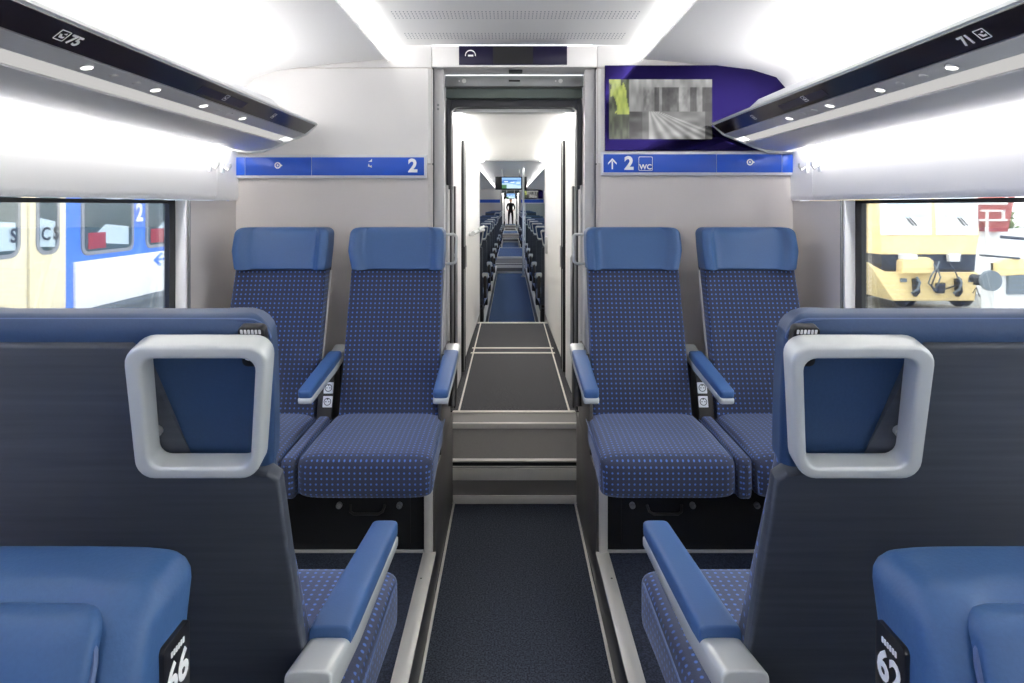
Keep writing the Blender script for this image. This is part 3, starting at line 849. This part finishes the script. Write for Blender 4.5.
XI, XO = .516, 1.03
far_y, near_y = 2.63, 1.10
grp = None
sL = make_seat(1, 'front', 'dotted blue seat facing the camera, aisle side left of the doorway', (-XI, far_y, PLAT))
make_seat(1, 'front', 'dotted blue seat facing the camera, window side far left under the sign 2', (-XO + .01, far_y, PLAT), cxo=-.018, arm=False, handle=False)
sR = make_seat(-1, 'front', 'dotted blue seat facing the camera, aisle side right of the doorway', (XI, far_y, PLAT))
make_seat(-1, 'front', 'dotted blue seat facing the camera, window side right under the monitor', (XO - .01, far_y, PLAT), cxo=-.018, arm=False, handle=False)
nL = make_seat(-1, 'rear', 'seat back with silver square grab handle, left foreground, plate 75', (-XI, near_y, PLAT), PI, htop=1.166, htb=.95, num='75')
nR = make_seat(1, 'rear', 'seat back with silver square grab handle, right foreground, plate 71', (XI, near_y, PLAT), PI, htop=1.166, htb=.95, num='71')
make_seat(1, 'close', 'blue leather headrest seat in the bottom left corner numbered 66', (-.557, .37, 0), 0, hw=.2140, htop=1.106, htb=.90, num='66', arm=False, handle=False)
make_seat(-1, 'close', 'blue leather headrest seat in the bottom right corner numbered 62', (.557, .37, 0), 0, hw=.2140, htop=1.106, htb=.90, num='62', arm=False, handle=False)

# consoles between the facing pair of seats: padded strip, post, two sockets, shared armrest
for s in (-1, 1):
    nm = 'left' if s < 0 else 'right'
    t = thing('seat_console', 'upholstered centre console with two power sockets between the %s pair of facing seats' % nm, 'console', (s * .7745, far_y, PLAT))
    def cu(q):
        return Vector((0, .04 - .485 * q, .374 - .004 * q)), .0245, .070
    pad(cu, .485, .01, .03, X_, Z_, n=6, m=36, k=8).build('padded_strip', 'fabric', t, uv=True)
    G().prism([(.0, .30), (.0, .455), (.06, .66), (.13, .66), (.13, .30)], lambda u, v, d: Vector((d, u, v)), -.030, .030, .003).build('socket_post', 'dark_metal', t)
    for k in range(2):
        zc = .500 + .052 * k; yc = (zc - .455) * .29 - .001; mp = plane_map((-s * .012, yc - .002, zc), (1, 0, 0), (0, .28, .96))
        pl = G().prism(rrect(-.019, .019, -.022, .022, .002, 2), mp, -.003, .004, .001).build('power_socket', 'socket_white', t)
        g = G(); n = 18; g.ringprism([(.015 * math.cos(2 * PI * i / n), .015 * math.sin(2 * PI * i / n)) for i in range(n)], [(.0125 * math.cos(2 * PI * i / n), .0125 * math.sin(2 * PI * i / n)) for i in range(n)], mp, .004, .0048)
        for u in (-.006, .006): g.cyl(mp(u, 0, .0035), mp(u, 0, .0048), .0024, 8)
        g.prism(rrect(-.003, .003, .008, .012, .001, 1), mp, .004, .0048)
        g.build('socket_hole', 'plate_black', pl, False)
    armrest(t, s * -.009, yb=.13, wd=.029)

# boxes under the facing seats
for s in (-1, 1):
    nm = 'left' if s < 0 else 'right'
    def X(a, b): return sorted((s * a, s * b))
    t = thing('underseat_box', 'black box with latches under the %s pair of facing seats' % nm, 'seat base', (s * .83, 2.8, PLAT), world=True)
    a, b = X(.338, 1.345); G().box(a, b, 2.44, 3.16, PLAT, .440).build('housing', 'box_black', t, False)
    for (u0, u1) in ((.395, 1.34),):
        a, b = X(u0, u1); G().box(a, b, 2.434, 2.442, PLAT + .03, .425, .002).build('front_panel', 'box_black', t)
    a, b = X(.301, .338); G().box(a, b, 2.432, 3.165, .012, .447, .003).build('side_panel', 'side_panel', t)
    a, b = X(.310, .342); G().box(a, b, 2.418, 2.434, PLAT + .004, .446, .003).build('corner_post', 'aluminium', t)
    a, b = X(.345, 1.34); G().box(a, b, 2.425, 2.436, PLAT, PLAT + .009, .001).build('kick_strip', 'aluminium', t)
    for u in (.435, .66, .90):
        g = G(); g.cyl((s * u, 2.420, .332), (s * u, 2.435, .332), .011, 14); g.cyl((s * (u + .002), 2.412, .332), (s * u, 2.422, .332), .005, 10); g.build('latch', 'steel_frame', t)
    G().tube([(s * .49, 2.432, .332), (s * .495, 2.412, .316), (s * .51, 2.405, .310), (s * .60, 2.405, .310), (s * .615, 2.412, .316), (s * .62, 2.432, .332)], .005, 8).build('pull_handle', 'dark_metal', t)

# slim vertical grab poles in the doorway
for s in (-1, 1):
    x = s * .318
    t = thing('grab_pole', 'slim vertical silver grab pole on the %s side of the doorway' % ('left' if s < 0 else 'right'), 'grab pole', (x, 3.62, .65), world=True)
    G().tube([(s * .350, 3.62, .64), (x + s * .006, 3.60, .655), (x, 3.60, .68), (x, 3.60, 1.16), (x + s * .006, 3.60, 1.175), (s * .350, 3.62, 1.185)], .008, 10).build('pole', 'satin_silver', t)
    for z in (.64, 1.185): G().cyl((s * .352, 3.62, z), (s * .343, 3.62, z), .016, 12).build('flange', 'satin_silver', t)

# ------------------------------------------------------------------ the next carriages
words = ['first', 'second', 'third', 'fourth', 'fifth', 'sixth', 'seventh']
grpn = 'seats in the carriages beyond the doorway'
for c, (ys, cname) in enumerate((((7.15, 8.5, 9.9, 11.2, 12.6, 14.9, 16.4), 'next carriage'), ((18.8, 20.4, 22.2, 24.2), 'next carriage beyond its raised aisle'), ((30.8, 33.0), 'farthest carriage'))):
    for k, y in enumerate(ys):
        for s, src in ((-1, nL), (1, nR)):
            o = dup(src, (s * XI, y, PLAT - .10 if c == 0 else PLAT - .04), PI, 'distant blue seat back, %s on the %s of the %s' % (words[k], 'left' if s < 0 else 'right', cname), grpn)
            for ch in list(o.children):
                if ch.name.startswith('number_plate'):
                    for g2 in list(ch.children): bpy.data.objects.remove(g2)
                    bpy.data.objects.remove(ch)


def far_view(u, v):
    c = (.45, .60, .78) if v > .55 - .3 * u else (.62, .72, .80)
    if u < .25 and v < .35: c = (.22, .36, .24)
    if v > .45 + .3 * u and v < .8: c = (.22, .38, .62)
    if .3 < v - (.35 - .2 * u) < .34: c = (.9, .92, .95)
    return [x ** 2.0 for x in c]


for Y, wd, z0, z1, dist in ((13.85, .335, 1.795, 2.075, 'nearer, larger'), (25.8, .275, 1.725, 1.965, 'farther, smaller')):
    t = thing('ceiling_screen', '%s hanging screen showing a blue train, deep in the carriages' % dist, 'monitor', (0, Y, z1), world=True)
    G().box(-wd, wd, Y, Y + .05, z0, z1, .006).build('bezel', 'plate_black', t)
    picture('screen_image', far_view, FRONT(-wd * .58, z0 + .03, Y - .002), wd * 1.22, z1 - z0 - .05, 30, 16, t)
    g = G(); g.box(-wd * .6, -wd * .5, Y + .01, Y + .04, z1, 2.24); g.box(wd * .5, wd * .6, Y + .01, Y + .04, z1, 2.24); g.build('hanger', 'satin_silver', t, False)
for i in (1,):
    b0 = PERIOD[i][1]
    for s in (-1, 1):
        a, b = sorted((s * .42, s * 1.32))
        G_ = thing('wayfinding_sign', 'tiny distant blue sign band %s of the far doorway' % ('left' if s < 0 else 'right'), 'sign', (s * .87, b0, 1.58), world=True)
        G().box(a, b, b0 - .03, b0, 1.58, 1.71).build('sign_panel', 'sign_blue', G_, False)
        G().box(a, b, b0 - .025, b0, 1.56, 1.58).build('sign_frame', 'sign_frame', G_, False)
t = thing('passenger_monitor', 'small distant wall monitor right of the far doorway', 'monitor', (.6, 25.98, 1.73), world=True)
G().box(.46, 1.30, 25.96, 26.0, 1.74, 2.10, .006).build('glass_front', 'black_gloss', t)
picture('screen_image', tracks, FRONT(.55, 1.78, 25.955), .55, .28, 30, 16, t)
t = thing('grab_pole', 'white full-height pole at the right of the next carriage aisle', 'grab pole', (.25, 13.3, 0), world=True)
G().cyl((.25, 13.3, 0), (.25, 13.3, 2.24), .022, 14).build('pole', 'silver', t); G().cyl((.25, 13.3, 0), (.25, 13.3, .02), .045, 16).build('flange', 'satin_silver', t)
t = thing('draught_screen', 'pale glass partition behind the seats right of the next aisle', 'glass partition', (.6, 13.45, PLAT), world=True)
G().box(.30, 1.0, 13.44, 13.452, PLAT + .5, 1.50).build('glass_panel', 'screen_glass', t, False)
g = G(); g.box(.285, .30, 13.43, 13.46, PLAT, 1.52); g.box(.30, 1.0, 13.43, 13.46, 1.5, 1.515); g.box(.30, 1.0, 13.43, 13.46, PLAT, PLAT + .5); g.build('frame', 'lip_white', t, False)


# person far down the aisle
def person(loc):
    t = thing('person', 'person in dark clothes standing far down the aisle', 'person', loc)
    J = {'pel': ((0, 0, .92), .13), 'wai': ((0, 0, 1.08), .115), 'che': ((0, 0, 1.30), .15), 'nek': ((0, 0, 1.44), .065), 'hdb': ((0, 0, 1.50), .055)}
    E = [('pel', 'wai'), ('wai', 'che'), ('che', 'nek'), ('nek', 'hdb')]
    for s, n in ((-1, 'l'), (1, 'r')):
        J.update({n + 'hip': ((s * .10, 0, .88), .095), n + 'kne': ((s * .12, -.02, .48), .065), n + 'ank': ((s * .13, .02, .08), .045), n + 'toe': ((s * .15, -.14, .04), .04),
                  n + 'sho': ((s * .18, 0, 1.38), .065), n + 'elb': ((s * .26, .02, 1.12), .048), n + 'wri': ((s * .20, -.16, .98), .034)})
        E += [('pel', n + 'hip'), (n + 'hip', n + 'kne'), (n + 'kne', n + 'ank'), (n + 'ank', n + 'toe'), ('che', n + 'sho'), (n + 'sho', n + 'elb'), (n + 'elb', n + 'wri')]
    def skin(name, J, E, m, root, lv=2):
        ks = list(J); me = bpy.data.meshes.new(name); me.from_pydata([J[k][0] for k in ks], [(ks.index(a), ks.index(b)) for a, b in E], [])
        o = bpy.data.objects.new(name, me); C.objects.link(o); o.modifiers.new('s', 'SKIN'); sub = o.modifiers.new('d', 'SUBSURF'); sub.levels = sub.render_levels = lv
        for i_, k in enumerate(ks): me.skin_vertices[0].data[i_].radius = (J[k][1], J[k][1]); me.skin_vertices[0].data[i_].use_root = (k == root)
        me.materials.append(M[m]); dg = bpy.context.evaluated_depsgraph_get(); dg.update(); m2 = bpy.data.meshes.new_from_object(o.evaluated_get(dg)); m2.name = name
        m2.polygons.foreach_set('use_smooth', [True] * len(m2.polygons)); bpy.data.objects.remove(o); o = bpy.data.objects.new(name, m2); C.objects.link(o); o.parent = t; return o
    skin('body', J, E, 'cloth_black', 'pel')
    hd = G().sphere((0, -.01, 1.60), .078, .095, .115, 24, 16).sphere((0, -.11, 1.585), .013, .02, .02, 8, 6).sphere((-.078, 0, 1.59), .012, .02, .03, 8, 6).sphere((.078, 0, 1.59), .012, .02, .03, 8, 6).build('head', 'skin', t)
    for s in (-1, 1): G().sphere((s * .03, -.095, 1.61), .012, .01, .008, 8, 6).build('eye', 'print_white', hd)
    G().box(-.025, .025, -.104, -.09, 1.540, 1.547, .002).build('mouth', 'seat_red', hd)
    G().sphere((0, .012, 1.635), .088, .100, .098, 20, 12).build('hair', 'hair', t)
    for s in (-1, 1):
        H = {'w': ((s * .20, -.16, .98), .028), 'p': ((s * .195, -.22, .95), .032)}; E2 = [('w', 'p')]
        for k in range(4):
            x = s * .195 + (-.028 + .0187 * k); L = (.065, .078, .074, .058)[k]
            H['a%d' % k] = ((x, -.22 - L * .6, .945), .010); H['b%d' % k] = ((x, -.22 - L, .925), .008); E2 += [('p', 'a%d' % k), ('a%d' % k, 'b%d' % k)]
        H['t'] = ((s * .155, -.21, .955), .011); H['u'] = ((s * .145, -.25, .95), .009); E2 += [('w', 't'), ('t', 'u')]
        skin('hand', H, E2, 'skin', 'w', 1)
    return t


pp = person((.02, 38.6, .335)); pp.scale = (.92, .92, .90)

# ------------------------------------------------------------------ outside: left train
struct('ground', G().box(-60, -1.9, -30, 90, -1.2, -.9).box(1.9, 60, -30, 90, -1.2, -.9), 'ballast', smooth=False)
D = 3.6
TX = -D + CAMX


def tY(px): return D * F / (CX - px)
def tD(px): return tY(px) * (D - .042) / D
def tZ(px, py): return CAMZ + (CY - py) * D / (CX - px)


t = thing('passenger_train', 'blue, cream and white train standing outside the left window', 'train', (TX - 1.4, 7, -.9), world=True)
SIDE = plane_map((TX, 0, 0), (0, 1, 0), (0, 0, 1))       # u = world Y, v = world z, d towards us (+X)
z_w1, z_w0, z_sk = .985, .63, .50
G().box(TX - 2.8, TX, -9, 30, .55, 3.3, .03).build('body', 'train_blue', t)
G().box(TX - 2.7, TX - .05, -9, 30, .10, .56).build('underframe', 'train_grey', t, False)
G().box(TX - .02, TX + .02, 5.36, 30, z_w0 - .05, z_w1, .004).build('white_band', 'train_white', t)
G().box(TX - .02, TX + .012, 5.2, 30, .52, .60, .004).build('sole_bar', 'train_grey', t)
dw = tD(29.5)
for (a, b) in ((3.2, dw - .015), (dw + .015, tD(67))):
    d_ = G().prism(rrect(a, b, .62, 2.9, .03, 3), SIDE, -.01, .035, .004).build('door_leaf', 'train_cream', t)
    lo, hi = (a + .15, b - .135) if b - a > 1 else (a + .11, b - .14)
    if a == 3.2: lo, hi = 4.0, tD(18)
    else: lo, hi = tD(39.5), tD(57.5)
    p_ = G().ringprism(rrect(lo - .03, hi + .03, 1.075, 2.43, .10, 5), rrect(lo, hi, 1.105, 2.40, .08, 5), SIDE, .03, .042).build('window_seal', 'window_rubber', d_, False)
    G().prism(rrect(lo, hi, 1.105, 2.40, .08, 5), SIDE, .030, .038).build('window_pane', 'dark_glass', d_, False)
    G().prism([(lo + .01, 1.14), (hi - .02, 1.13), (hi - .02, 1.33), (lo + .01, 1.36)], SIDE, .0375, .040).build('window_sticker', 'pale_glass', d_, False)  # pale band added over the pane for its paler lower part
for (a, b) in ((tY(83), tY(131)), (tY(147), 8.2), (8.7, 10.4)):
    f_ = G().ringprism(rrect(a - .03, b + .03, 1.03, 2.33, .08, 5), rrect(a, b, 1.06, 2.30, .06, 5), SIDE, -.01, .014).build('window_seal', 'window_rubber', t, False)
    G().prism(rrect(a, b, 1.06, 2.30, .06, 5), SIDE, -.01, .006).build('window_pane', 'dark_glass', f_, False)
    g = G(); g.prism([(a + .06, 1.08), (a + .30, 1.08), (a + .30, 1.22), (a + .06, 1.22)], SIDE, .006, .008); g.build('seat_behind_glass', 'seat_red', f_, False)
    g = G(); g.prism([(a + .05, 1.14), (b - .05, 1.09), (b - .05, 1.26), (a + .30, 1.29)], SIDE, .0055, .007)
    g.prism([(a + .30, 1.50), (b - .08, 1.52), (b - .08, 1.80), (a + .30, 1.66)], SIDE, .0055, .007); g.build('bright_interior', 'pale_glass', f_, False)
text('class_number', '2', .235, (TX + .016, tY(134.5), tZ(137, 218.5) - .02), (0, 1, 0), (0, 0, 1), 'print_white', t, thick=.002, bold=.008)
for s_, u in (('S', tD(10)), ('C', tD(41)), ('S', tD(53))):
    text('window_lettering', s_, .14, (TX + .046, u, 1.19), (0, 1, 0), (0, 0, 1), 'vehicle_dark', t, thick=.001, bold=.003)
g = G(); cy, cz = tY(162), .905
mp = plane_map((TX + .021, cy, cz), (0, 1, 0), (0, 0, 1))
g.prism([(-.20, 0), (-.06, .075), (-.03, .05), (-.12, .012), (.02, .012), (.10, .045), (.22, .045), (.22, .015), (.11, .015), (.05, -.012), (-.12, -.012), (-.05, -.05), (-.08, -.07)], mp, 0, .004)
g.build('arrow_emblem', 'train_blue', t, False)
for k, (x, z) in enumerate(((-2.9, -.72), (-4.3, -.72))):
    tag(G().box(x - .035, x + .035, -10, 60, z - .14, z, .01).build('rail', 'rail_steel'), 'steel rail of the left track, %s' % ('nearer' if k == 0 else 'farther under the blue train'), 'rail')
for k, yy in enumerate((2.4, 4.6, 9, 11.2)):
    g = G()
    for x in (-2.95, -4.35): g.cyl((x - .06, yy, -.30), (x + .06, yy, -.30), .42, 28)
    g.box(-4.4, -2.95, yy - .06, yy + .06, -.36, -.24)
    g.build('wheelset', 'vehicle_dark', t)

# ------------------------------------------------------------------ outside: right, yellow works vehicle seen from its front
YV = 14.0


def R(cx, cy, Y=YV): return W(784 + cx / 4.267, 190 + cy / 4.267, Y)


def rp(g, pts, Y0, Y1, bev=0.): return g.prism([(R(a, b).x, R(a, b).z) for a, b in pts], lambda u, v, d: Vector((u, d, v)), Y0, Y1, bev)


t = thing('works_vehicle', 'pale yellow railway works vehicle outside the right window', 'rail vehicle', (R(600, 400).x, YV, -.9), world=True)
rp(G(), [(350, -40), (398, 70), (412, 200), (415, 275), (820, 275), (835, 190), (818, 40), (812, -40)], YV, YV + 3, .02).build('cab', 'vehicle_yellow', t, False)
for (a, b) in ((404, 622), (640, 822)):
    wn = rp(G(), [(a, -20), (b, -20), (b + 4, 192), (a + 8, 192)], YV - .03, YV + .02, .01).build('windscreen', 'train_white', t, False)
    g = G(); m_ = (a + b) / 2 + 40
    for k in (0, 14): g.cyl(R(m_ - 30 + k, 118, YV - .05), R(m_ + k, 152, YV - .05), .012, 8)
    g.build('wiper', 'vehicle_dark', wn)
    rp(G(), [(a + 30, -10), (b - 20, -10), (b - 10, 118), (a + 36, 118)], YV - .034, YV - .02).build('sun_blind', 'pale_glass', wn, False)
rp(G(), [(418, 270), (822, 270), (815, 352), (420, 352)], YV + .02, YV + 2.8).build('dark_band', 'vehicle_dark', t, False)
rp(G(), [(345, 305), (420, 350), (815, 350), (800, 470), (455, 470)], YV - .1, YV + 2.8, .02).build('front_plate', 'vehicle_yellow', t, False)
rp(G(), [(475, 352), (478, 300), (500, 285), (590, 285), (608, 300), (610, 352)], YV - .25, YV, .02).build('headlamp_pod', 'vehicle_yellow', t, False)
rp(G(), [(486, 272), (538, 272), (538, 292), (486, 292)], YV - .26, YV, .01).build('headlamp', 'train_white', t, False)
rp(G(), [(690, 272), (742, 272), (738, 304), (694, 304)], YV - .1, YV, .01).build('headlamp', 'train_white', t, False)
for cx in (540, 718):
    g = rp(G(), [(cx - 10, 375), (cx + 8, 372), (cx + 12, 430), (cx - 4, 450)], YV - .25, YV - .1, .01)
    g.build('tow_hook', 'vehicle_dark', t)
    g = G(); g.tube([R(cx + 26, 372, YV - .2), R(cx + 40, 395, YV - .3), R(cx + 30, 425, YV - .3), R(cx + 4, 440, YV - .2)], .025, 8); g.build('air_hose', 'train_grey', t)
for k, (x0_, x1_, dz_) in enumerate(((628, 668, 0), (648, 640, 6), (662, 628, -8), (700, 742, 4))):
    G().tube([R(x0_, 305, YV - .2), R((x0_ + x1_) / 2 + 8, 340 + dz_, YV - .32), R(x1_, 372 + dz_, YV - .34), R(x1_ - 12, 405 + dz_, YV - .26), R(640 + 6 * k, 432, YV - .14)], .016, 7).build('coupler_hose', 'vehicle_dark' if k % 2 else 'train_grey', t)
rp(G(), [(632, 395), (662, 392), (658, 436), (630, 436)], YV - .22, YV - .1, .01).build('coupler', 'vehicle_dark', t, False)
for cx in (495, 784): rp(G(), [(cx - 13, 374), (cx + 13, 374), (cx + 13, 390), (cx - 13, 390)], YV - .14, YV - .1).build('marker_lamp', 'train_grey', t, False)
g = G()
for dx in (1.0, 2.3):
    for yy in (15, 16.6): g.cyl((R(430, 0).x + dx - .07, yy, -.42), (R(430, 0).x + dx + .07, yy, -.42), .45, 24)
g.build('wheel', 'vehicle_dark', t)

YS = 13.0


def rp2(g, pts, Y0, Y1, bev=0.): return g.prism([(R(a, b, YS).x, R(a, b, YS).z) for a, b in pts], lambda u, v, d: Vector((u, d, v)), Y0, Y1, bev)


t = thing('shunting_vehicle', 'white and cream vehicle with round buffer at the right window edge', 'rail vehicle', (R(960, 400, YS).x, YS - .5, -.9), world=True)
rp2(G(), [(800, 300), (830, 285), (905, 280), (938, 292), (945, 350), (930, 425), (1010, 425), (1150, 470), (1150, 560), (800, 500)], YS - .6, YS - .25, .02).build('body', 'train_white', t, False)
rp2(G(), [(800, 300), (830, 285), (905, 280), (938, 292), (942, 345), (800, 352)], YS - .68, YS - .5, .02).build('bonnet', 'vehicle_yellow', t, False)
rp2(G(), [(1000, 270), (1150, 270), (1150, 420), (1010, 420)], YS - .6, YS - .25, .02).build('cab_side', 'train_white', t, False)
rp2(G(), [(850, 348), (930, 348), (930, 426), (850, 426)], YS - .66, YS - .4, .01).build('buffer_recess', 'train_grey', t, False)
c0 = R(888, 388, YS - 1.0); c1 = R(888, 388, YS - .5)
bf = G().cyl(c0, c0 + Vector((0, .08, 0)), .19, 28).build('buffer', 'train_grey', t); G().cyl(c0 + Vector((0, .05, 0)), c0 + Vector((0, .5, 0)), .08, 16).build('buffer_stem', 'vehicle_dark', bf)
g = G(); g.cyl(R(830, 372, YS - .8), R(838, 405, YS - .8), .04, 10); g.tube([R(810, 400, YS - .8), R(850, 402, YS - .8)], .025, 8); g.tube([R(805, 440, YS - .8), R(820, 415, YS - .8), R(835, 455, YS - .8)], .012, 6); g.build('rail_clamp', 'vehicle_dark', t)
g = G(); g.box(R(960, 0, YS).x, R(1006, 0, YS).x, YS - .4, YS - .2, R(0, 345, YS).z, R(0, 322, YS).z, .02); g.cyl(R(988, 322, YS - .3), R(988, 345, YS - .3), .08, 12); g.build('mirror_box', 'vehicle_dark', t)
g = G()
for dx in (1.9, 2.6): g.cyl((R(800, 0, YS).x + dx - .07, YS - .4, -.45), (R(800, 0, YS).x + dx + .07, YS - .4, -.45), .45, 24)
g.build('wheel', 'vehicle_dark', t)
# handrails
g = G(); g.tube([R(835, 278, YS - .7), R(1005, 292, YS - .7)], .02, 8); g.tube([R(925, 200, YS - .7), R(1020, 208, YS - .7)], .03, 8); g.build('handrail', 'vehicle_dark', t)

t = thing('red_container', 'dark red container with white frame marks behind the vehicles', 'container', (R(900, 100, 17).x, 17, -.9), world=True)
g = G().prism([(R(a, b, 17).x, R(a, b, 17).z) for a, b in ((805, -80), (1000, -80), (985, 30), (955, 178), (870, 178), (805, 78))], lambda u, v, d: Vector((u, d, v)), 17, 19); g.build('container_wall', 'brick_red', t, False)
G().box(R(820, 0, 17).x, R(1300, 0, 17).x, 17.3, 19, -.9, R(0, 176, 17).z).build('base_wall', 'train_white', t, False)
g = G()
for a, b, c, d in ((815, 48, 950, 62), (840, 85, 940, 92), (860, 90, 868, 250), (930, 85, 938, 130), (835, 125, 950, 132), (945, 30, 952, 50)):
    p, q = R(a, b, 16.98), R(c, d, 16.98); g.box(min(p.x, q.x), max(p.x, q.x), 16.94, 17.01, min(p.z, q.z), max(p.z, q.z))
g.build('frame_bar', 'train_white', t, False)


def bush(name, label, c, r, n):
    g = G(); rr = random.Random(n)
    for k in range(n):
        a, b = rr.uniform(0, 2 * PI), rr.uniform(-1, 1); q = math.sqrt(1 - b * b); d = rr.uniform(.4, 1)
        p = Vector((c[0] + r[0] * d * q * math.cos(a), c[1] + r[1] * d * q * math.sin(a), c[2] + r[2] * d * b)); s_ = rr.uniform(.10, .2)
        u = Vector((rr.uniform(-1, 1), rr.uniform(-1, 1), rr.uniform(-1, 1))).normalized(); v = u.orthogonal().normalized(); w_ = u.cross(v)
        g.bm.faces.new([g.bm.verts.new(p + v * s_), g.bm.verts.new(p + w_ * s_ * .6), g.bm.verts.new(p - v * s_), g.bm.verts.new(p - w_ * s_ * .6)])
    t = thing(name, label, 'bush', (c[0], c[1], -.9), world=True)
    o = g.build('foliage', 'leaf_green', t, False); o['kind'] = 'stuff'
    G().cyl((c[0], c[1], -.9), (c[0], c[1], c[2]), .08, 8).build('stem', 'vehicle_dark', t)


bush('leafy_bush', 'green bush left of the yellow works vehicle', (R(345, 130, 18).x, 18, .9), (.35, .8, 2.0), 900)
bush('leafy_bush', 'pale green bush below the red container', (R(850, 190, 20).x, 20, .6), (.9, .8, 1.3), 900)
